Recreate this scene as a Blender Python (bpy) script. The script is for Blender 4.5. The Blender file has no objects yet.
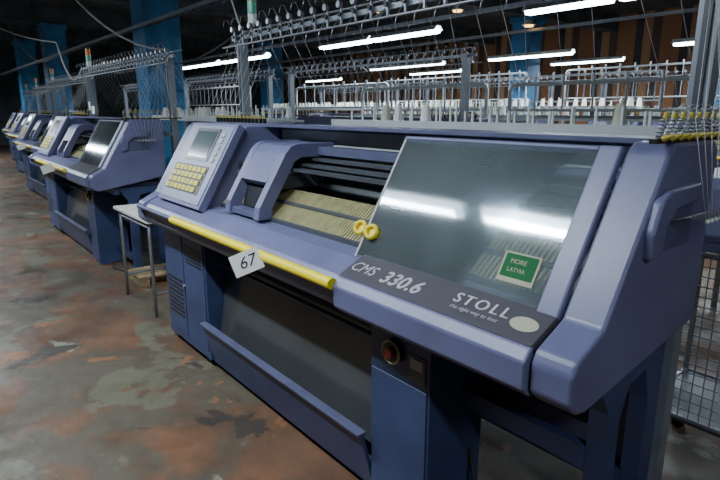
import bpy, math, random
from mathutils import Vector, Matrix
random.seed(7)
scene = bpy.context.scene
COL = scene.collection

# ---------------------------------------------------------------- materials
def newmat(name):
    m = bpy.data.materials.new(name); m.use_nodes = True
    nt = m.node_tree; nt.nodes.clear()
    out = nt.nodes.new('ShaderNodeOutputMaterial')
    return m, nt, out

def paint(name, col, rough=0.4, metal=0.0, var=0.12, scale=6.0, bump=0.0, dirt=None, spec=0.5):
    m, nt, out = newmat(name)
    b = nt.nodes.new('ShaderNodeBsdfPrincipled')
    b.inputs['Roughness'].default_value = rough
    b.inputs['Metallic'].default_value = metal
    b.inputs['Specular IOR Level'].default_value = spec
    tc = nt.nodes.new('ShaderNodeTexCoord')
    n = nt.nodes.new('ShaderNodeTexNoise'); n.inputs['Scale'].default_value = scale
    n.inputs['Detail'].default_value = 6
    nt.links.new(tc.outputs['Object'], n.inputs['Vector'])
    r = nt.nodes.new('ShaderNodeValToRGB')
    d = dirt if dirt else tuple(c*(1-2*var) for c in col)
    r.color_ramp.elements[0].position = 0.3; r.color_ramp.elements[0].color = (*d, 1)
    r.color_ramp.elements[1].position = 0.6; r.color_ramp.elements[1].color = (*col, 1)
    nt.links.new(n.outputs['Fac'], r.inputs['Fac'])
    nt.links.new(r.outputs['Color'], b.inputs['Base Color'])
    if bump:
        bp = nt.nodes.new('ShaderNodeBump'); bp.inputs['Strength'].default_value = bump
        bp.inputs['Distance'].default_value = 0.01
        nt.links.new(n.outputs['Fac'], bp.inputs['Height'])
        nt.links.new(bp.outputs['Normal'], b.inputs['Normal'])
    nt.links.new(b.outputs[0], out.inputs[0])
    return m

def emis(name, col, s):
    m, nt, out = newmat(name)
    e = nt.nodes.new('ShaderNodeEmission'); e.inputs[0].default_value = (*col, 1); e.inputs[1].default_value = s
    nt.links.new(e.outputs[0], out.inputs[0]); return m

M = {}
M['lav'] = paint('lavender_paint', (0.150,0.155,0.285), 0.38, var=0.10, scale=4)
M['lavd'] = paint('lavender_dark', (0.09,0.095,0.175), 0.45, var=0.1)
M['blue'] = paint('base_blue_paint', (0.050,0.073,0.175), 0.42, var=0.15, scale=4)
M['band'] = paint('cover_band_taupe', (0.085,0.080,0.098), 0.35, var=0.05)
M['face'] = paint('control_face', (0.24,0.255,0.36), 0.4, var=0.04)
M['screen'] = paint('lcd_screen', (0.09,0.115,0.125), 0.12, var=0.05)
M['key'] = paint('key_yellow', (0.55,0.47,0.05), 0.45, var=0.05)
M['keyd'] = paint('key_outline', (0.06,0.06,0.07), 0.45, var=0.05)
M['yellow'] = paint('yellow_bar_paint', (0.92,0.75,0.01), 0.35, var=0.03)
M['ring'] = paint('yellow_plastic', (0.80,0.60,0.02), 0.3, var=0.05)
M['tipy'] = paint('ochre_plastic', (0.50,0.40,0.06), 0.4, var=0.1)
M['bed'] = paint('needle_bed_brass', (0.48,0.43,0.22), 0.45, metal=0.2, var=0.15, scale=20)
M['bedd'] = paint('needle_bed_gap', (0.05,0.045,0.025), 0.6)
M['steel'] = paint('brushed_steel', (0.42,0.44,0.48), 0.35, metal=0.8, var=0.1)
M['rail'] = paint('rail_grey', (0.10,0.11,0.13), 0.35, metal=0.4, var=0.1)
M['inner'] = paint('inner_grey', (0.16,0.18,0.19), 0.5, var=0.1)
M['board'] = paint('inner_board', (0.42,0.46,0.46), 0.5, var=0.1)
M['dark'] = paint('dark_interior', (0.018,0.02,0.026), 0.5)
M['black'] = paint('black_plastic', (0.012,0.012,0.014), 0.4)
M['plate'] = paint('glossy_takedown_plate', (0.15,0.165,0.175), 0.2, metal=0.6, var=0.12, scale=1.2)
M['white'] = paint('white_enamel', (0.50,0.54,0.56), 0.4, var=0.06)
M['rackw'] = paint('rack_white', (0.42,0.45,0.46), 0.4, var=0.1)
M['paper'] = paint('paper', (0.80,0.81,0.80), 0.9, var=0.02, spec=.1)
M['ink'] = paint('marker_ink', (0.02,0.02,0.05), 0.7)
M['textw'] = paint('lettering_white', (0.72,0.72,0.74), 0.6, var=0.02)
M['textg'] = paint('lettering_grey', (0.45,0.44,0.47), 0.6, var=0.02)
M['green'] = paint('sticker_green', (0.03,0.15,0.06), 0.9, var=0.03, spec=.1)
M['beige'] = paint('sticker_beige', (0.46,0.45,0.34), 0.9, var=0.05, spec=.1)
M['orange'] = paint('orange_plastic', (0.85,0.20,0.02), 0.3, var=0.03)
M['lgreen'] = paint('lamp_green', (0.10,0.45,0.33), 0.25, var=0.03)
M['lwhite'] = paint('lamp_white', (0.75,0.78,0.75), 0.25, var=0.03)
M['red'] = paint('red_plastic', (0.55,0.06,0.02), 0.3, var=0.03)
M['post'] = paint('post_aluminium', (0.30,0.33,0.38), 0.4, metal=0.4, var=0.1)
M['wood'] = paint('pallet_wood', (0.34,0.25,0.13), 0.8, var=0.2, scale=15)
M['yarn'] = paint('yarn_cone', (0.50,0.53,0.42), 0.9, var=0.1, scale=40)
M['thread'] = paint('thread', (0.6,0.6,0.6), 0.8, var=0.05)
M['colblue'] = paint('column_blue', (0.035,0.20,0.42), 0.6, var=0.25, scale=3, bump=0.2)
M['cable'] = paint('cable_rubber', (0.02,0.02,0.022), 0.6)
M['cabw'] = paint('cable_white', (0.35,0.36,0.36), 0.6)
M['tabletop'] = paint('table_laminate', (0.80,0.80,0.74), 0.6, var=0.04)
M['ceil'] = paint('ceiling_concrete', (0.07,0.085,0.095), 0.9, var=0.3, scale=2)
M['beam'] = paint('beam_concrete', (0.08,0.10,0.11), 0.9, var=0.3, scale=2)
M['tealwall'] = paint('teal_wall', (0.08,0.11,0.12), 0.8, var=0.3, scale=1.5)
M['tube'] = emis('fluorescent_tube', (0.74,0.89,1.0), 24)
M['warm'] = emis('warm_bulb', (1.0,0.55,0.12), 5)

def glassmat():
    m, nt, out = newmat('dusty_cover_glass')
    tr = nt.nodes.new('ShaderNodeBsdfTransparent'); tr.inputs[0].default_value = (0.95,0.99,0.98,1)
    df = nt.nodes.new('ShaderNodeBsdfDiffuse'); df.inputs[0].default_value = (0.48,0.56,0.60,1)
    gl = nt.nodes.new('ShaderNodeBsdfGlossy'); gl.inputs['Roughness'].default_value = 0.055
    gl.inputs[0].default_value=(0.9,0.95,1,1)
    tc = nt.nodes.new('ShaderNodeTexCoord')
    n = nt.nodes.new('ShaderNodeTexNoise'); n.inputs['Scale'].default_value = 3; n.inputs['Detail'].default_value = 8
    nt.links.new(tc.outputs['Object'], n.inputs['Vector'])
    mr = nt.nodes.new('ShaderNodeMapRange'); mr.inputs[1].default_value=.3; mr.inputs[2].default_value=.7
    mr.inputs[3].default_value = 0.08; mr.inputs[4].default_value = 0.20
    nt.links.new(n.outputs['Fac'], mr.inputs[0])
    mx = nt.nodes.new('ShaderNodeMixShader')
    nt.links.new(mr.outputs[0], mx.inputs[0]); nt.links.new(tr.outputs[0], mx.inputs[1]); nt.links.new(df.outputs[0], mx.inputs[2])
    fr = nt.nodes.new('ShaderNodeFresnel'); fr.inputs[0].default_value = 1.6
    mx2 = nt.nodes.new('ShaderNodeMixShader')
    nt.links.new(fr.outputs[0], mx2.inputs[0]); nt.links.new(mx.outputs[0], mx2.inputs[1]); nt.links.new(gl.outputs[0], mx2.inputs[2])
    nt.links.new(mx2.outputs[0], out.inputs[0]); return m
M['glass'] = glassmat()

def floormat():
    m, nt, out = newmat('worn_painted_concrete')
    L = nt.links.new
    b = nt.nodes.new('ShaderNodeBsdfPrincipled')
    tc = nt.nodes.new('ShaderNodeTexCoord')
    def noise(scale, detail, rough=.55, dist=0.0, off=0):
        mp = nt.nodes.new('ShaderNodeMapping'); mp.inputs['Location'].default_value=(off,off*1.7,0)
        L(tc.outputs['Object'], mp.inputs['Vector'])
        n = nt.nodes.new('ShaderNodeTexNoise'); n.inputs['Scale'].default_value=scale
        n.inputs['Detail'].default_value=detail; n.inputs['Roughness'].default_value=rough
        n.inputs['Distortion'].default_value=dist
        L(mp.outputs[0], n.inputs['Vector']); return n.outputs['Fac']
    def ramp(f, p0, p1, c0=(0,0,0), c1=(1,1,1)):
        r = nt.nodes.new('ShaderNodeValToRGB')
        r.color_ramp.elements[0].position=p0; r.color_ramp.elements[1].position=p1
        r.color_ramp.elements[0].color=(*c0,1); r.color_ramp.elements[1].color=(*c1,1)
        L(f, r.inputs[0]); return r.outputs[0]
    def mix(f, a, c):
        x = nt.nodes.new('ShaderNodeMix'); x.data_type='RGBA'
        L(f, x.inputs[0])
        for i,v in ((6,a),(7,c)):
            if isinstance(v, tuple): x.inputs[i].default_value=(*v,1)
            else: L(v, x.inputs[i])
        return x.outputs[2]
    base = ramp(noise(2.2,10,.6), .38,.64,(0.105,0.058,0.036),(0.185,0.090,0.048))
    c = mix(ramp(noise(1.2,12,.6,.2,3), .50,.53), base, (0.098,0.080,0.055))
    c = mix(ramp(noise(5,6,.6,.2,5), .45,.80), c, (0.075,0.055,0.04))
    c = mix(ramp(noise(1.6,12,.6,.3,11), .585,.60), c, (0.130,0.118,0.080))
    c = mix(ramp(noise(2.6,12,.62,.3,23), .63,.645), c, (0.22,0.21,0.165))
    c = mix(ramp(noise(1.7,12,.6,.3,31), .62,.64), c, (0.050,0.040,0.032))
    c = mix(ramp(noise(2.4,12,.62,.3,47), .63,.65), c, (0.24,0.11,0.052))
    L(c, b.inputs['Base Color'])
    rr = nt.nodes.new('ShaderNodeMapRange'); rr.inputs[1].default_value=.35; rr.inputs[2].default_value=.65; rr.inputs[3].default_value=.30; rr.inputs[4].default_value=.75
    L(noise(3,8,.6,0,40), rr.inputs[0]); L(rr.outputs[0], b.inputs['Roughness'])
    b.inputs['Specular IOR Level'].default_value=.35
    bp = nt.nodes.new('ShaderNodeBump'); bp.inputs['Strength'].default_value=.4; bp.inputs['Distance'].default_value=.010
    L(noise(8,10,.65), bp.inputs['Height']); L(bp.outputs[0], b.inputs['Normal'])
    L(b.outputs[0], out.inputs[0]); return m
M['floor'] = floormat()

def stripemat(axis):
    m, nt, out = newmat('striped_wall_'+axis)
    L = nt.links.new
    b = nt.nodes.new('ShaderNodeBsdfPrincipled'); b.inputs['Roughness'].default_value=.8
    tc = nt.nodes.new('ShaderNodeTexCoord'); sp = nt.nodes.new('ShaderNodeSeparateXYZ')
    L(tc.outputs['Object'], sp.inputs[0])
    w = nt.nodes.new('ShaderNodeMath'); w.operation='MULTIPLY'; w.inputs[1].default_value=0.8
    L(sp.outputs[axis], w.inputs[0])
    f = nt.nodes.new('ShaderNodeMath'); f.operation='FRACT'; L(w.outputs[0], f.inputs[0])
    r = nt.nodes.new('ShaderNodeValToRGB'); r.color_ramp.interpolation='CONSTANT'
    e = r.color_ramp.elements
    e[0].position=0; e[0].color=(0.25,0.115,0.05,1)
    e[1].position=.42; e[1].color=(0.045,0.035,0.04,1)
    x=e.new(.6); x.color=(0.32,0.17,0.08,1)
    x=e.new(.8); x.color=(0.08,0.05,0.04,1)
    L(f.outputs[0], r.inputs[0]); L(r.outputs[0], b.inputs['Base Color']); L(b.outputs[0], out.inputs[0])
    return m
M['stripe'] = stripemat('X')

# ---------------------------------------------------------------- mesh builder
class B:
    def __init__(s, o=(0,0,0)):
        s.v=[]; s.f=[]; s.m=[]; s.sm=[]; s.mats=[]; s.o=Vector(o)
    def mi(s, k):
        if k not in s.mats: s.mats.append(k)
        return s.mats.index(k)
    def add(s, vs, fs, mat, smooth=False):
        b=len(s.v); s.v += [Vector(p)-s.o for p in vs]
        i=s.mi(mat)
        for f in fs: s.f.append([b+k for k in f]); s.m.append(i); s.sm.append(smooth)
        return s
    def hexa(s, p, mat):
        return s.add(p, [(0,3,2,1),(4,5,6,7),(0,1,5,4),(1,2,6,5),(2,3,7,6),(3,0,4,7)], mat)
    def box(s, x0,x1,y0,y1,z0,z1,mat):
        return s.hexa([(x0,y0,z0),(x1,y0,z0),(x1,y1,z0),(x0,y1,z0),(x0,y0,z1),(x1,y0,z1),(x1,y1,z1),(x0,y1,z1)],mat)
    def prism(s, prof, x0, x1, mat):
        n=len(prof)
        A=sum(prof[i][0]*prof[(i+1)%n][1]-prof[(i+1)%n][0]*prof[i][1] for i in range(n))
        if A<0: prof=prof[::-1]
        vs=[(x0,y,z) for y,z in prof]+[(x1,y,z) for y,z in prof]
        fs=[tuple(range(n-1,-1,-1)), tuple(range(n,2*n))]
        for i in range(n):
            j=(i+1)%n; fs.append((i,j,n+j,n+i))
        return s.add(vs,fs,mat)
    def cyl(s, p0,p1,r0,mat,r1=None,seg=12):
        r1=r0 if r1 is None else r1
        p0=Vector(p0);p1=Vector(p1);d=(p1-p0).normalized()
        u=d.orthogonal().normalized(); w=d.cross(u)
        ring=lambda c,r:[c+(u*math.cos(a)+w*math.sin(a))*r for a in [2*math.pi*k/seg for k in range(seg)]]
        a=ring(p0,r0); b=ring(p1,r1)
        s.add(a+b,[(k,(k+1)%seg,seg+(k+1)%seg,seg+k) for k in range(seg)],mat,True)
        s.add(a,[tuple(range(seg-1,-1,-1))],mat); s.add(b,[tuple(range(seg))],mat)
        return s
    def tube(s, pts, r, mat, seg=8):
        pts=[Vector(p) for p in pts]; n=len(pts); vs=[]
        up=None
        for i,p in enumerate(pts):
            d=(pts[min(i+1,n-1)]-pts[max(i-1,0)]).normalized()
            u = d.orthogonal().normalized() if up is None else (up-d*up.dot(d)).normalized()
            up=u; w=d.cross(u)
            vs+=[p+(u*math.cos(2*math.pi*k/seg)+w*math.sin(2*math.pi*k/seg))*r for k in range(seg)]
        fs=[]
        for i in range(n-1):
            for k in range(seg):
                fs.append((i*seg+k,i*seg+(k+1)%seg,(i+1)*seg+(k+1)%seg,(i+1)*seg+k))
        fs.append(tuple(range(seg-1,-1,-1))); fs.append(tuple((n-1)*seg+k for k in range(seg)))
        return s.add(vs,fs,mat,True)
    def torus(s, c, ax, R, r, mat, seg=24, ms=8):
        c=Vector(c);ax=Vector(ax).normalized();u=ax.orthogonal().normalized();w=ax.cross(u);vs=[];fs=[]
        for i in range(seg):
            a=2*math.pi*i/seg; rad=u*math.cos(a)+w*math.sin(a)
            for k in range(ms):
                b=2*math.pi*k/ms; vs.append(c+rad*(R+r*math.cos(b))+ax*r*math.sin(b))
        for i in range(seg):
            for k in range(ms):
                fs.append((i*ms+k,((i+1)%seg)*ms+k,((i+1)%seg)*ms+(k+1)%ms,i*ms+(k+1)%ms))
        return s.add(vs,fs,mat,True)
    def spring(s, p0, p1, R, r, turns, mat):
        p0=Vector(p0);p1=Vector(p1);d=(p1-p0).normalized();u=d.orthogonal().normalized();w=d.cross(u)
        n=turns*8
        return s.tube([p0+(p1-p0)*(i/n)+(u*math.cos(i*math.pi/4)+w*math.sin(i*math.pi/4))*R for i in range(n+1)],r,mat,4)
    def mesh(s, name):
        me=bpy.data.meshes.new(name); me.from_pydata([tuple(v) for v in s.v],[],s.f)
        for k in s.mats: me.materials.append(M[k])
        for p,i,sm in zip(me.polygons,s.m,s.sm): p.material_index=i; p.use_smooth=sm
        me.update(); return me

def link(name, me, parent=None, bevel=0, loc=None):
    ob=bpy.data.objects.new(name,me); COL.objects.link(ob)
    if parent: ob.parent=parent
    if loc: ob.location=loc
    if bevel:
        md=ob.modifiers.new('bevel','BEVEL'); md.width=bevel; md.segments=3; md.limit_method='ANGLE'; md.angle_limit=math.radians(20)
    return ob
def empty(name, loc=(0,0,0), rz=0):
    e=bpy.data.objects.new(name,None); COL.objects.link(e); e.location=loc; e.rotation_euler=(0,0,rz); e.empty_display_size=.2
    return e

# ---------------------------------------------------------------- knitting machine
O=(-2.15,1.45,0)
T=(0.51,0.86); N=(-0.86,0.51); S0=(1.245,1.02)
CL=-1.56    # left edge of the sliding cover glass
CN=-1.515   # left edge of the cover nose
def sl(s,h): return (S0[0]+s*T[0]+h*N[0], S0[1]+s*T[1]+h*N[1])
def slopebox(b,x0,x1,s0,s1,h0,h1,mat):
    q=[sl(s0,h0),sl(s1,h0),sl(s1,h1),sl(s0,h1)]
    b.prism(q,x0,x1,mat)
parts=[]
def P(name,b,bevel=0): parts.append((name,b.mesh(name),bevel))

CAP=[(1.19,.83),(1.15,.838),(1.118,.87),(1.118,.945),(1.135,.975),(1.245,1.03),(1.495,1.445),(1.53,1.468),(1.78,1.468),(1.81,1.44),(1.80,.95),(1.78,.925)]
b=B(O); b.prism(CAP,-.715,-.6,'lav'); P('end_cap_right',b,.010)
b=B(O); b.prism(CAP,-3.7,-3.6,'lav'); P('end_cap_left',b,.010)
b=B(O)
b.prism([(1.20,.835),(1.155,.845),(1.135,.875),(1.135,.945),(1.155,.968),(1.25,1.012),(1.385,1.022),(1.385,.99),(1.30,.98),(1.30,.835)],-3.6,-.715,'lav')
P('front_rail',b,.005)
b=B(O)
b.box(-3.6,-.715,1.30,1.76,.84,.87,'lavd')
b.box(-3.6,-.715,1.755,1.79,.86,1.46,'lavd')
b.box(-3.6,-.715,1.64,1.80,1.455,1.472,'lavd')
b.box(-2.9,-.72,1.752,1.756,1.33,1.44,'board')
b.box(-2.9,-.72,1.745,1.756,.9,1.33,'inner')
P('rear_body',b,.003)
b=B(O)
b.prism([(1.16,.975),(1.25,1.015),(1.495,1.44),(1.53,1.46),(1.75,1.46),(1.75,.98)],-3.6,-2.91,'lav')
P('control_housing',b,.008)
b=B(O)
slopebox(b,-3.50,-2.88,-.03,.50,.0,.045,'lav')
slopebox(b,-3.475,-2.905,-.01,.48,.045,.05,'face')
P('control_panel',b,.006)
b=B(O)
slopebox(b,-3.36,-3.04,.25,.46,.05,.054,'band')
slopebox(b,-3.335,-3.065,.27,.44,.054,.056,'screen')
slopebox(b,-3.45,-2.97,.045,.22,.05,.052,'keyd')
for r in range(4):
    for c in range(7):
        x=-3.445+c*.062+r*.010; s=.055+r*.041
        slopebox(b,x,x+.052,s,s+.030,.05,.058,'key')
for r in range(5):
    slopebox(b,-2.99,-2.96,.25+r*.04,.275+r*.04,.05,.057,'textg')
slopebox(b,-3.59,-3.52,.35,.47,.004,.006,'paper'); slopebox(b,-3.575,-3.535,.39,.43,.006,.007,'orange')
P('control_screen_and_keys',b)
b=B(O)
b.prism([(1.35,.99),(1.35,1.025),(1.50,1.140),(1.515,1.14),(1.515,.99)],-3.0,-.72,'bedd')
b.prism([(1.545,.99),(1.545,1.14),(1.56,1.14),(1.68,1.035),(1.68,.99)],-3.0,-.72,'bedd')
x=-2.9
while x<-.74:
    b.prism([(1.345,1.025),(1.345,1.040),(1.50,1.156),(1.512,1.156),(1.512,1.138),(1.50,1.138)],x,x+.010,'bed')
    x+=.0185
b.prism([(1.335,1.01),(1.335,1.035),(1.35,1.042),(1.35,1.01)],-2.9,-.74,'rail')
b.prism([(1.42,1.096),(1.416,1.104),(1.428,1.113),(1.432,1.105)],-2.9,-.74,'rail')
P('needle_bed',b)
b=B(O)
for y,z in ((1.47,1.255),(1.53,1.275),(1.59,1.30)):
    b.box(-2.95,-.72,y,y+.045,z,z+.014,'rail')
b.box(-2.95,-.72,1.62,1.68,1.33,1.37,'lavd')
for x in (-2.9,-.76):
    b.box(x,x+.03,1.45,1.74,1.235,1.25,'rail')
P('yarn_guide_rails',b)
BOW=[(1.265,1.03),(1.275,1.09),(1.43,1.345),(1.465,1.378),(1.50,1.388),(1.72,1.388),(1.72,1.32),(1.52,1.32),(1.48,1.30),(1.345,1.08),(1.345,1.03)]
b=B(O)
b.prism(BOW,-2.39,-2.34,'lav')
b.prism(BOW,-2.70,-2.65,'lav')
b.prism([(1.34,1.205),(1.43,1.338),(1.465,1.375),(1.50,1.383),(1.71,1.383),(1.71,1.33),(1.52,1.33),(1.48,1.31),(1.37,1.18)],-2.65,-2.39,'lav')
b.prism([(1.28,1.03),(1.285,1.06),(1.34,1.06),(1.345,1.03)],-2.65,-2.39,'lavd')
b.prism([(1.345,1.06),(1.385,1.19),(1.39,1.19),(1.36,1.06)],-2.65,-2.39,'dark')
P('carriage_bow',b,.006)
b=B(O)
b.box(-2.78,-2.37,1.385,1.68,1.165,1.235,'rail')
b.box(-2.70,-2.50,1.40,1.66,1.225,1.24,'steel')
P('carriage_body',b,.008)
b=B(O)
b.prism([(1.19,.832),(1.135,.842),(1.103,.87),(1.100,.945),(1.125,.975),(1.14,.982),(1.14,.95),(1.20,.87)],CN,-.72,'lav')
slopebox(b,-.785,-.72,0,.50,-.01,.016,'lav')
slopebox(b,CL,-.785,.485,.50,-.01,.012,'lav')
P('cover_nose_and_frame',b,.006)
b=B(O)
b.prism([(1.128,.981),(1.245,1.037),(1.262,1.03),(1.262,1.015),(1.16,.955)],CN,-.722,'band')
P('cover_band',b,.003)
b=B(O); slopebox(b,CL+.01,-.785,.008,.49,.002,.007,'glass'); P('cover_glass',b)
b=B(O); slopebox(b,CL,CL+.008,.0,.49,-.002,.009,'textg'); P('cover_glass_edge',b)
b=B(O)
b.cyl((-3.03,1.10,.952),(CN,1.10,.952),.021,'yellow',seg=16)
for x in (-2.98,-2.3,-1.66): b.cyl((x,1.10,.952),(x,1.15,.93),.009,'rail')
b.cyl((-3.62,1.105,.952),(-3.03,1.105,.952),.013,'lavd')
P('start_stop_bar',b)
b=B(O)
b.box(-3.68,-3.02,1.27,1.72,.05,.84,'blue')
b.box(-3.66,-3.36,1.264,1.27,.10,.80,'blue'); b.box(-3.34,-3.04,1.264,1.27,.10,.80,'blue')
b.box(-1.5,-1.19,1.27,1.56,.0,.84,'blue')
b.box(-1.49,-1.20,1.264,1.27,.03,.60,'blue')
for x in (-3.62,-3.12):
    for y in (1.32,1.62): b.cyl((x,y,0),(x,y,.06),.03,'black')
P('base_cabinets',b,.004)
b=B(O)
for k in range(9):
    b.box(-3.63,-3.39,1.261,1.266,.22+k*.03,.234+k*.03,'black')
for k in range(6): b.box(-3.31,-3.07,1.261,1.266,.62+k*.02,.628+k*.02,'black')
b.cyl((-3.35,1.265,.45),(-3.35,1.255,.45),.012,'steel')
b.cyl((-1.37,1.275,.70),(-1.37,1.25,.70),.045,'black',seg=24); b.torus((-1.37,1.252,.70),(0,1,0),.043,.005,'bed')
b.cyl((-1.37,1.25,.70),(-1.37,1.235,.70),.020,'red')
b.box(-1.29,-1.21,1.266,1.27,.62,.72,'rail')
b.box(-1.28,-1.22,1.262,1.27,.67,.71,'textg')
P('vents_and_switch',b)
b=B(O)
b.prism([(1.29,.04),(1.225,.30),(1.24,.305),(1.31,.04)],-3.015,-1.505,'blue')
b.prism([(1.21,.30),(1.21,.312),(1.25,.316),(1.25,.30)],-3.015,-1.505,'lavd')
b.box(-3.02,-1.5,1.30,1.70,.03,.06,'blue')
b.box(-3.02,-1.5,1.30,1.34,.78,.84,'blue')
P('fabric_chute',b,.003)
b=B(O)
b.prism([(1.44,.84),(1.33,.20),(1.34,.20),(1.45,.84)],-3.01,-1.51,'plate')
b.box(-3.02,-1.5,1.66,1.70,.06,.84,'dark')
b.cyl((-3.0,1.36,.66),(-1.52,1.36,.66),.012,'rail')
P('takedown_plate',b)
b=B(O)
b.prism([(1.36,.84),(1.45,.70),(1.45,.0),(1.52,.0),(1.52,.66),(1.56,.76),(1.66,.78),(1.70,.66),(1.70,.0),(1.78,.0),(1.78,.84)],-.72,-.66,'blue')
b.box(-1.19,-.72,1.44,1.48,.50,.57,'blue')
b.box(-1.19,-.72,1.44,1.48,.12,.17,'blue')
b.box(-1.5,-.72,1.70,1.75,.30,.38,'blue')
b.box(-1.5,-.66,1.32,1.37,.78,.84,'blue')
b.box(-1.5,-1.44,1.70,1.76,.0,.84,'blue')
b.box(-1.44,-.72,1.74,1.76,.38,.84,'lavd')
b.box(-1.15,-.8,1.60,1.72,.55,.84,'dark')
b.box(-.78,-.60,1.44,1.53,0,.02,'blue'); b.box(-.78,-.60,1.69,1.79,0,.02,'blue')
b.tube([(-1.19,1.5,.3),(-1.1,1.45,.12),(-1.0,1.42,.02),(-.85,1.40,.012),(-.8,1.50,.012),(-.95,1.6,.012),(-1.15,1.55,.012),(-1.2,1.4,.012),(-1.0,1.33,.012),(-.7,1.38,.012)],.008,'cable')
P('leg_frame',b,.004)
b=B(O)
for x in (-3.75,-.72):
    b.box(x-.03,x+.03,1.93,1.99,.0,2.06,'post')
    b.box(x-.012,x+.012,1.922,1.93,.9,2.0,'rail')
    b.box(x-.02,x+.02,1.78,1.94,1.30,1.34,'post')
b.box(-3.80,-3.70,1.88,2.04,0,.02,'post'); b.box(-.77,-.67,1.88,2.04,0,.02,'post')
b.box(-3.85,-.55,1.93,1.95,2.03,2.055,'post')
b.cyl((-3.85,1.86,1.98),(-.55,1.86,1.98),.006,'steel')
b.cyl((-3.85,2.02,2.10),(-.55,2.02,2.10),.006,'steel')
for x in (-3.75,-2.2,-.72):
    b.cyl((x,1.86,1.98),(x,1.94,2.03),.008,'steel'); b.cyl((x,2.02,2.10),(x,1.94,2.05),.008,'steel')
x=-3.78
while x<-.58:
    b.box(x-.006,x+.006,1.915,1.925,2.0,2.11,'post')
    b.cyl((x,1.91,2.10),(x,1.895,2.10),.018,'steel',seg=10)
    b.cyl((x,1.91,2.05),(x,1.90,2.05),.013,'black',seg=8)
    b.tube([(x,1.90,2.11),(x,1.87,2.16),(x+.01,1.84,2.15),(x+.01,1.83,2.11)],.0022,'steel',4)
    b.tube([(x,1.90,2.03),(x,1.86,1.97),(x,1.85,1.93)],.0022,'steel',4)
    x+=.125
P('yarn_stand',b)
b=B(O); random.seed(5)
for k in range(22):
    x=-3.7+k*.14
    b.tube([(x,2.02,2.10),(x+random.uniform(-.1,.1),2.25,1.62)],.0010,'thread',4)
P('creel_threads',b)
b=B(O)
b.cyl((-3.55,1.94,2.05),(-3.55,1.94,2.12),.010,'steel')
b.cyl((-3.55,1.94,2.12),(-3.55,1.94,2.18),.030,'lwhite',seg=16)
b.cyl((-3.55,1.94,2.182),(-3.55,1.94,2.26),.030,'lgreen',seg=16)
b.cyl((-3.55,1.94,2.262),(-3.55,1.94,2.34),.030,'orange',seg=16)
b.cyl((-3.55,1.94,2.34),(-3.55,1.94,2.35),.032,'black',seg=16)
P('signal_tower',b)
b=B(O)
b.box(-.635,-.615,1.44,2.0,1.468,1.480,'black')
for k in range(11):
    y=1.46+k*.05
    b.spring((-.625,y,1.482),(-.61,y,1.53),.009,.0022,5,'steel')
    b.cyl((-.61,y,1.480),(-.585,y,1.49),.009,'tipy',.004,seg=10)
    b.cyl((-.61,y,1.53),(-.607,y,1.545),.007,'tipy',.006,seg=10)
    b.tube([(-.607,y,1.54),(-.57,y,1.565),(-.55,y,1.525)],.0016,'steel',4)
for k in range(14):
    x=-3.68+k*.05
    b.box(x-.006,x+.006,1.70,1.72,1.46,1.50,'black')
    b.cyl((x,1.71,1.50),(x,1.70,1.515),.009,'tipy',.006,seg=8)
    b.tube([(x,1.71,1.50),(x,1.68,1.54),(x,1.65,1.53)],.002,'steel',4)
P('side_tensioners',b)
b=B(O)
b.prism([(1.40,1.18),(1.395,1.25),(1.43,1.33),(1.48,1.355),(1.66,1.36),(1.66,1.31),(1.52,1.30),(1.47,1.26),(1.46,1.19)],-.605,-.575,'lav')
P('side_guard',b,.010)
b=B(O)
b.prism([(1.46,1.19),(1.47,1.26),(1.52,1.30),(1.66,1.31),(1.66,1.19)],-.602,-.594,'lavd')
for k in range(6):
    y=1.49+k*.028
    b.tube([(-.59,y,1.27),(-.55,y+.03,1.285),(-.52,y+.06,1.275)],.002,'steel',4)
    b.cyl((-.52,y+.06,1.275),(-.515,y+.065,1.273),.006,'lwhite',seg=8)
P('side_feeder',b)
random.seed(11)
b=B(O)
for k in range(12):
    x=-.70+random.uniform(-.03,.1); y=1.48+k*.045
    b.tube([(x-.02,1.85,2.0),(-.55+.002*k,y,1.53),(-.52,1.55+.02*k,1.28)],.0010,'thread',4)
for k in range(7):
    x=-3.7+k*.08
    b.tube([(x,1.85,1.94),(x,1.66,1.53)],.0010,'thread',4)
P('threads',b)

def machine(loc_off, rz=0, name='knitting_machine', skip=()):
    e=empty(name,(O[0]+loc_off[0],O[1]+loc_off[1],0),rz)
    for n,me,bv in parts:
        if n in skip: continue
        link(n,me,e,bv)
    return e
main=machine((0,0))
others=[machine((-4.75,.12)), machine((-9.1,.5)), machine((-13.2,.9)), machine((-17.2,1.3))]
for dx in (-3.0,-6.6,-10.2): machine((dx,3.2),math.pi,skip=('signal_tower','threads'))
for dx in (-1.0,-5.0,-9.0): machine((dx,7.0),skip=('signal_tower','threads'))

def textmesh(name, body, size, mat, loc, rot, parent, off=0.0, shear=0.0, space=1.0, mw=None):
    cu=bpy.data.curves.new(name,'FONT'); cu.body=body; cu.size=size; cu.offset=off; cu.shear=shear; cu.extrude=.0006; cu.space_character=space
    if mw is not None: cu.align_x='CENTER'; cu.align_y='CENTER'
    ob=bpy.data.objects.new(name+'_tmp',cu); COL.objects.link(ob)
    dg=bpy.context.evaluated_depsgraph_get(); dg.update()
    me=bpy.data.meshes.new_from_object(ob.evaluated_get(dg)); bpy.data.objects.remove(ob)
    me.materials.clear(); me.materials.append(M[mat])
    o=bpy.data.objects.new(name,me); COL.objects.link(o); o.parent=parent
    if mw is not None: o.matrix_local=mw
    else:
        o.location=Vector(loc)-parent.location; o.rotation_euler=rot
    return o
bang=math.atan2(1.037-.981,1.245-1.128)
def bandpt(x,s): return (x,1.128+s*math.cos(bang)-.0012*math.sin(bang),.981+s*math.sin(bang)+.0015)
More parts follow.
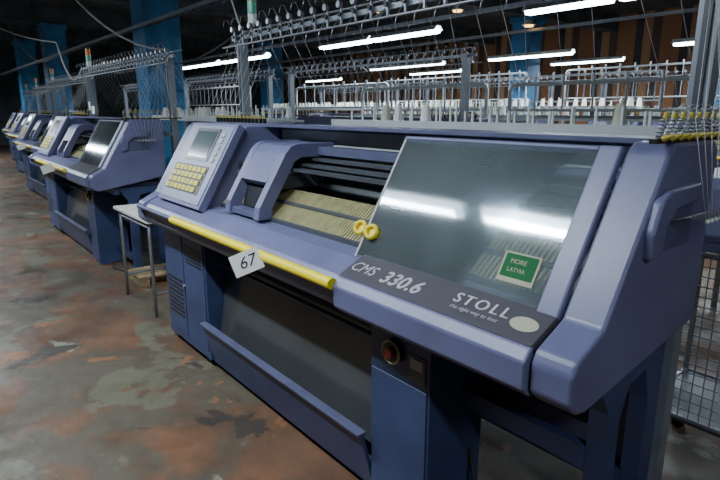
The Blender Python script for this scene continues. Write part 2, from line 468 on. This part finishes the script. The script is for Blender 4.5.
textmesh('lettering_series','CMS',.064,'textg',bandpt(-1.503,.043),(bang,0,0),main,.0,0.2)
for k,(dx,ds) in enumerate(((0,0),(.0018,0),(.0036,0),(.0018,.0018),(.0018,-.0018))):
    textmesh('lettering_model_%d'%(k+1),'330.6',.078,'textw',bandpt(-1.338+dx,.034+ds),(bang,0,0),main,0,0.12,1.04)
for k,dx in enumerate((0,.0018)):
    textmesh('lettering_maker_%d'%(k+1),'STOLL',.056,'textw',bandpt(-1.03+dx,.058),(bang,0,0),main,0,0,1.3)
textmesh('lettering_tagline','the right way to knit',.02,'textg',bandpt(-1.02,.033),(bang,0,0),main,0,.2)
b=B(O)
for x,s in ((-1.575,.105),(-1.51,.100)):
    y,z=sl(s,.024); y0,z0=sl(s,.004)
    b.torus((x,y,z),(.25,-.86,.45),.022,.009,'ring'); b.cyl((x,y0,z0),(x,y,z),.018,'ring',seg=16)
link('yellow_knobs',b.mesh('yellow_knobs'),main)
b=B(O)
slopebox(b,-.945,-.825,.060,.150,.0075,.009,'beige'); slopebox(b,-.938,-.832,.075,.145,.009,.010,'green')
link('green_sticker',b.mesh('green_sticker'),main)
sang=math.atan2(T[1],T[0])
def slp(x,s,h): y,z=sl(s,h); return (x,y,z)
textmesh('sticker_text_a','MORE',.020,'beige',slp(-.918,.117,.0105),(sang,0,0),main)
textmesh('sticker_text_b','LATVIA',.018,'beige',slp(-.920,.092,.0105),(sang,0,0),main)
b=B(O)
cx,cs=-.782,.060; n=24
c=[bandpt(cx+.042*math.cos(2*math.pi*k/n),cs+.026*math.sin(2*math.pi*k/n)) for k in range(n)]
b.add(c,[tuple(range(n))],'beige'); link('oval_sticker',b.mesh('oval_sticker'),main)
nrm=Vector((.86,-.46,.28)).normalized(); rt=Vector((.46,.86,0)).normalized(); up=nrm.cross(rt)
roll=math.radians(20); r2=rt*math.cos(roll)+up*math.sin(roll); u2=nrm.cross(r2)
Mx=Matrix(((r2.x,u2.x,nrm.x,0),(r2.y,u2.y,nrm.y,0),(r2.z,u2.z,nrm.z,0),(0,0,0,1)))
def cardm(off):
    c=Vector((-2.02,1.03,.935))-Vector(O)+nrm*off
    return Matrix.Translation(c)@Mx
b=B(); b.box(-.062,.062,-.046,.046,-.0008,.0008,'paper'); b.cyl((-.02,.036,0),(-.02,.050,-.05),.0015,'cabw',seg=5)
cardme=b.mesh('number_card')
for mch in [main]+others[:2]:
    o=bpy.data.objects.new('number_card',cardme); COL.objects.link(o); o.parent=mch; o.matrix_local=cardm(0)
textmesh('card_number','67',.070,'ink',None,None,main,0,.3,1.0,cardm(.0014))
b=B(O); b.box(-3.70,-3.62,1.916,1.918,1.55,1.66,'paper'); b.box(-3.50,-3.36,1.90,1.902,1.50,1.60,'paper')
link('paper_tags',b.mesh('paper_tags'),others[0])

# ---------------------------------------------------------------- table
e=empty('work_table',(-4.45,1.5,0)); o=(-4.45,1.5,0)
b=B(o); b.box(-4.88,-4.05,1.28,1.72,.74,.765,'tabletop'); link('top',b.mesh('table_top'),e,.004)
b=B(o)
for x in (-4.80,-4.10):
    b.tube([(x,1.31,.0),(x,1.31,.72),(x,1.33,.735),(x,1.67,.735),(x,1.69,.72),(x,1.69,0)],.014,'steel')
    b.cyl((x,1.31,.18),(x,1.69,.18),.011,'steel')
b.cyl((-4.8,1.31,.70),(-4.10,1.31,.70),.010,'steel'); b.cyl((-4.8,1.69,.18),(-4.10,1.69,.18),.010,'steel')
link('tube_legs',b.mesh('table_legs'),e)
e=empty('wooden_pallet',(-5.1,1.75,0)); b=B((-5.1,1.75,0))
for y in (1.50,1.75,2.0): b.box(-5.28,-4.92,y-.04,y+.04,0,.07,'wood')
for k in range(3): b.box(-5.28+k*.13,-5.18+k*.13,1.45,2.05,.07,.09,'wood')
link('planks',b.mesh('pallet_planks'),e,.003)

# ---------------------------------------------------------------- yarn creel shelves
def creel(x0,x1,y0,z,pc=.05,name='yarn_creel'):
    e=empty(name,((x0+x1)/2,y0,0)); o=tuple(e.location)
    b=B(o); b.box(x0,x1,y0-.18,y0+.25,z-.05,z-.03,'white'); b.box(x0,x1,y0-.19,y0-.18,z-.055,z,'white')
    k=x0+.05
    while k<x1:
        b.box(k,k+.03,y0-.15,y0-.12,0,z-.05,'post'); b.box(k,k+.03,y0+.2,y0+.23,0,z-.05,'post'); k+=(x1-x0-.13)/2
    link('shelf',b.mesh('creel_shelf'),e)
    b=B(o); x=x0+.1
    while x<x1-.05:
        for yy in (y0-.09,y0+.12):
            h=random.choice((.07,.09,.12))
            b.cyl((x,yy,z-.03),(x,yy,z-.015),.028,'white',seg=10)
            b.cyl((x,yy,z-.015),(x,yy,z-.015+h),.008,'lwhite',.006,seg=8)
            if random.random()<pc: b.cyl((x,yy,z-.01),(x,yy,z+.09),.035,random.choice(('yarn','lwhite','lwhite')),.02,seg=14)
        x+=.115
    link('spindles_and_cones',b.mesh('creel_spindles'),e)
creel(-3.1,-.95,2.45,1.49,.12)
creel(-7.2,-4.4,2.65,1.49,.2)
creel(-6.5,-1.0,5.35,1.50,.5)
creel(-11.5,-3.0,6.6,1.60,.5)

def pipeframe(x0,x1,y,z0,z1,name='pipe_frame'):
    e=empty(name,((x0+x1)/2,y,0)); b=B(tuple(e.location))
    r=.022
    b.tube([(x0,y,0),(x0,y,z1-.06),(x0+.02,y,z1-.02),(x0+.06,y,z1),(x1-.06,y,z1),(x1-.02,y,z1-.02),(x1,y,z1-.06),(x1,y,0)],r,'rackw',8)
    b.cyl((x0,y,z0),(x1,y,z0),.016,'rackw')
    k=x0+.3
    while k<x1-.1:
        b.cyl((k,y,z0),(k,y,z1),.010,'post',seg=6)
        b.cyl((k,y-.02,z1),(k,y-.02,z1+.07),.02,'steel',seg=8); k+=.3
    link('pipes',b.mesh('frame_pipes'),e)
pipeframe(-6.0,-3.9,4.9,1.55,1.82)
pipeframe(-3.6,-1.5,4.9,1.55,1.80)
pipeframe(-9.2,-6.6,5.9,1.6,1.95)
pipeframe(-8.0,-4.0,9.3,1.7,2.15)
pipeframe(-12.5,-8.6,9.3,1.7,2.15)
pipeframe(-3.6,-.5,9.3,1.7,2.15)
pipeframe(-7.0,-2.0,11.5,1.8,2.4)
pipeframe(-13.0,-8.0,11.5,1.8,2.4)
pipeframe(-20.0,-14.0,7.5,1.7,2.2)

e=empty('wire_mesh_cart',(-.55,2.6,0)); o=(-.55,2.6,0)
b=B(o)
for x in (-.95,-.15):
    for y in (2.35,2.85): b.cyl((x,y,.05),(x,y,1.0),.012,'steel'); b.cyl((x,y,.0),(x,y,.06),.03,'black')
for z in (.30,1.0):
    b.cyl((-.95,2.35,z),(-.15,2.35,z),.010,'steel'); b.cyl((-.95,2.85,z),(-.15,2.85,z),.010,'steel')
    b.cyl((-.95,2.35,z),(-.95,2.85,z),.010,'steel'); b.cyl((-.15,2.35,z),(-.15,2.85,z),.010,'steel')
for k in range(1,20): b.cyl((-.95+k*.04,2.35,.30),(-.95+k*.04,2.35,1.0),.0025,'post',seg=5)
for k in range(1,17): b.cyl((-.95,2.35,.30+k*.041),(-.15,2.35,.30+k*.041),.0025,'post',seg=5)
b.box(-.95,-.15,2.35,2.85,.28,.30,'rail')
link('cart',b.mesh('cart'),e)
b=B(o); b.box(-.93,-.17,2.37,2.83,1.01,1.30,'lav'); b.box(-.90,-.2,2.365,2.372,1.05,1.26,'lavd')
link('bin',b.mesh('bin'),e,.01)

# ---------------------------------------------------------------- room
RX0,RX1,RY0,RY1,RZ=-30,5,-5,17,4.3
def slab(name,x0,x1,y0,y1,z0,z1,mat):
    b=B(); b.box(x0,x1,y0,y1,z0,z1,mat); return link(name,b.mesh(name))
slab('floor',RX0,RX1,RY0,RY1,-.1,0,'floor')
slab('ceiling',RX0,RX1,RY0,RY1,RZ,RZ+.1,'ceil')
slab('wall_left',RX0-.1,RX0,RY0,RY1,0,RZ,'tealwall')
slab('wall_right',RX1,RX1+.1,RY0,RY1,0,RZ,'tealwall')
slab('wall_front',RX0,RX1,RY0-.1,RY0,0,RZ,'tealwall')
slab('wall_back',RX0,RX1,RY1,RY1+.1,0,RZ,'stripe')
for i,x in enumerate((-27,-22.5,-18,-13.5,-9,-4.5,0)):
    slab('ceiling_beam' if i==0 else 'ceiling_beam.%03d'%i,x-.2,x+.2,RY0,RY1,RZ-.45,RZ,'beam')
def column(x,y,w=.55):
    e=empty('column',(x,y,0)); b=B((x,y,0))
    b.box(x-w/2,x+w/2,y-w/2,y+w/2,0,RZ-.45,'colblue'); b.box(x-w/2-.04,x+w/2+.04,y-w/2-.04,y+w/2+.04,0,.15,'colblue')
    b.box(x-w/2-.05,x+w/2+.05,y-w/2-.05,y+w/2+.05,RZ-.6,RZ-.45,'colblue')
    link('shaft',b.mesh('column_shaft'),e,.02)
column(-9,3.25); column(-18,3.6); column(-9,12.8); column(-4.5,12.8); column(-18,10.5,.6); column(-22.5,3.6)

def lamp(x0,x1,y,z=2.75,power=30):
    e=empty('fluorescent_lamp',((x0+x1)/2,y,z)); o=tuple(e.location)
    b=B(o); L=x1-x0
    b.prism([(y-.10,z+.02),(y-.04,z+.09),(y+.04,z+.09),(y+.10,z+.02),(y+.09,z+.02),(y+.035,z+.08),(y-.035,z+.08),(y-.09,z+.02)],x0,x1,'lwhite')
    for x in (x0+.25,x1-.25): b.cyl((x,y,z+.07),(x,y,RZ),.006,'cable',seg=6)
    link('housing',b.mesh('lamp_housing'),e)
    b=B(o); b.cyl((x0+.03,y-.035,z+.01),(x1-.03,y-.035,z+.01),.034,'tube',seg=12); b.cyl((x0+.03,y+.035,z+.01),(x1-.03,y+.035,z+.01),.034,'tube',seg=12)
    link('tube',b.mesh('lamp_tube'),e)
    ld=bpy.data.lights.new('lamp_light','AREA'); ld.shape='RECTANGLE'; ld.size=L-.1; ld.size_y=.06
    ld.energy=power; ld.color=(0.82,0.92,1.0)
    lo=bpy.data.objects.new('lamp_light',ld); COL.objects.link(lo); lo.parent=e; lo.location=(0,0,-.035)
lamp(-4.2,-2.85,0.0,power=54); lamp(-2.65,-1.3,0.0,power=54)
lamp(-9.5,-7.0,0.0,power=100); lamp(-16,-13,0.0,power=130); lamp(-23,-20,1.0,power=150)  # unseen aisle lamps, added to lift ambient light and the left wall
lamp(1,2.4,0.0,power=40)  # added lamp behind the camera, out of view, for more bounce light
for a in ((-15.8,-13.4),(-13.2,-11.0),(-9.0,-7.55),(-7.5,-6.0)): lamp(a[0],a[1],6.35,z=2.68,power=75)
lamp(-4.5,-3.35,6.35,z=2.74,power=45); lamp(-3.3,-2.1,6.35,z=2.74,power=45)
lamp(-.5,.9,6.35,z=2.74,power=25)
for a in ((-12.7,-9.9),(-8.5,-6.4),(-4.5,-2.4)): lamp(a[0],a[1],10.7,z=2.66,power=90)
for a in ((-21,-18.5),(-14.5,-12.2),(-9,-7),(-4,-2)): lamp(a[0],a[1],14.0,power=90)
for (x,y,z) in ((-14.5,5.3,3.7),(-8,9.0,3.5),(-7.0,10.0,3.2),(-5.0,8.8,3.3),(-22,6,3.2),(-9.5,8.2,3.6)):
    e=empty('pendant_bulb',(x,y,z)); b=B((x,y,z)); b.cyl((x,y,z+.1),(x,y,RZ),.008,'cable',seg=6); b.cyl((x,y,z),(x,y,z+.1),.14,'white',.05,seg=14)
    b.cyl((x,y,z-.03),(x,y,z-.002),.09,'warm',seg=14); link('bulb',b.mesh('pendant_bulb_mesh'),e)

for i,(y,z) in enumerate(((3.0,2.75),(6.9,2.95),(10.2,3.1))):
    e=empty('cable_tray',(-10,y,z)); b=B((-10,y,z))
    b.box(-24,2,y-.05,y-.04,z,z+.05,'post'); b.box(-24,2,y+.04,y+.05,z,z+.05,'post')
    x=-24
    while x<2: b.box(x,x+.02,y-.05,y+.05,z,z+.01,'post'); x+=.3
    for x in (-22,-17,-12,-7,-2): b.cyl((x,y,z),(x,y,RZ),.008,'cable',seg=6)
    link('tray',b.mesh('tray'),e)
def cable(pts,r=.008,mat='cable',sag=.3):
    b=B(); pts=[Vector(p) for p in pts]; out=[]
    for a,c in zip(pts[:-1],pts[1:]):
        for i in range(12):
            t=i/12; p=a.lerp(c,t); p.z-=sag*4*t*(1-t); out.append(p)
    out.append(pts[-1]); b.tube(out,r,mat,6); link('hanging_cable',b.mesh('hanging_cable'))
cable([(-14,.6,4.2),(-9.3,1.9,2.5),(-8.7,2.05,2.1)],.012,'cabw',.3)
cable([(-7.5,1.0,4.2),(-5.4,2.05,2.1)],.010,'cabw',.5)
cable([(-4.4,1.9,4.2),(-3.75,1.96,2.1)],.006,'cabw',.25)
cable([(-3.3,2.2,4.2),(-2.2,2.02,2.12)],.005,'cable',.4)
cable([(-9,2.9,2.5),(-3.75,1.96,2.1)],.007,'cable',.25)
cable([(-3.5,4.2,4.2),(-1.5,3.9,2.2),(-1.0,3.2,4.2)],.007,'cabw',.2)
cable([(-20,2.8,4.2),(-13,2.6,2.6)],.012,'cabw',.5)

# ---------------------------------------------------------------- world & camera
w=bpy.data.worlds.new('World'); scene.world=w; w.use_nodes=True
w.node_tree.nodes['Background'].inputs[0].default_value=(0.5,0.62,0.8,1)
w.node_tree.nodes['Background'].inputs[1].default_value=0.05
cam=bpy.data.cameras.new('camera'); co=bpy.data.objects.new('camera',cam); COL.objects.link(co)
cam.sensor_width=36; cam.lens=27.7; cam.clip_start=.05; cam.clip_end=100
yaw=math.radians(39); pit=math.radians(13.2)
fwd=Vector((-math.cos(yaw)*math.cos(pit), math.sin(yaw)*math.cos(pit), -math.sin(pit)))
co.location=(0,0,1.55); co.rotation_euler=fwd.to_track_quat('-Z','Y').to_euler()
scene.camera=co
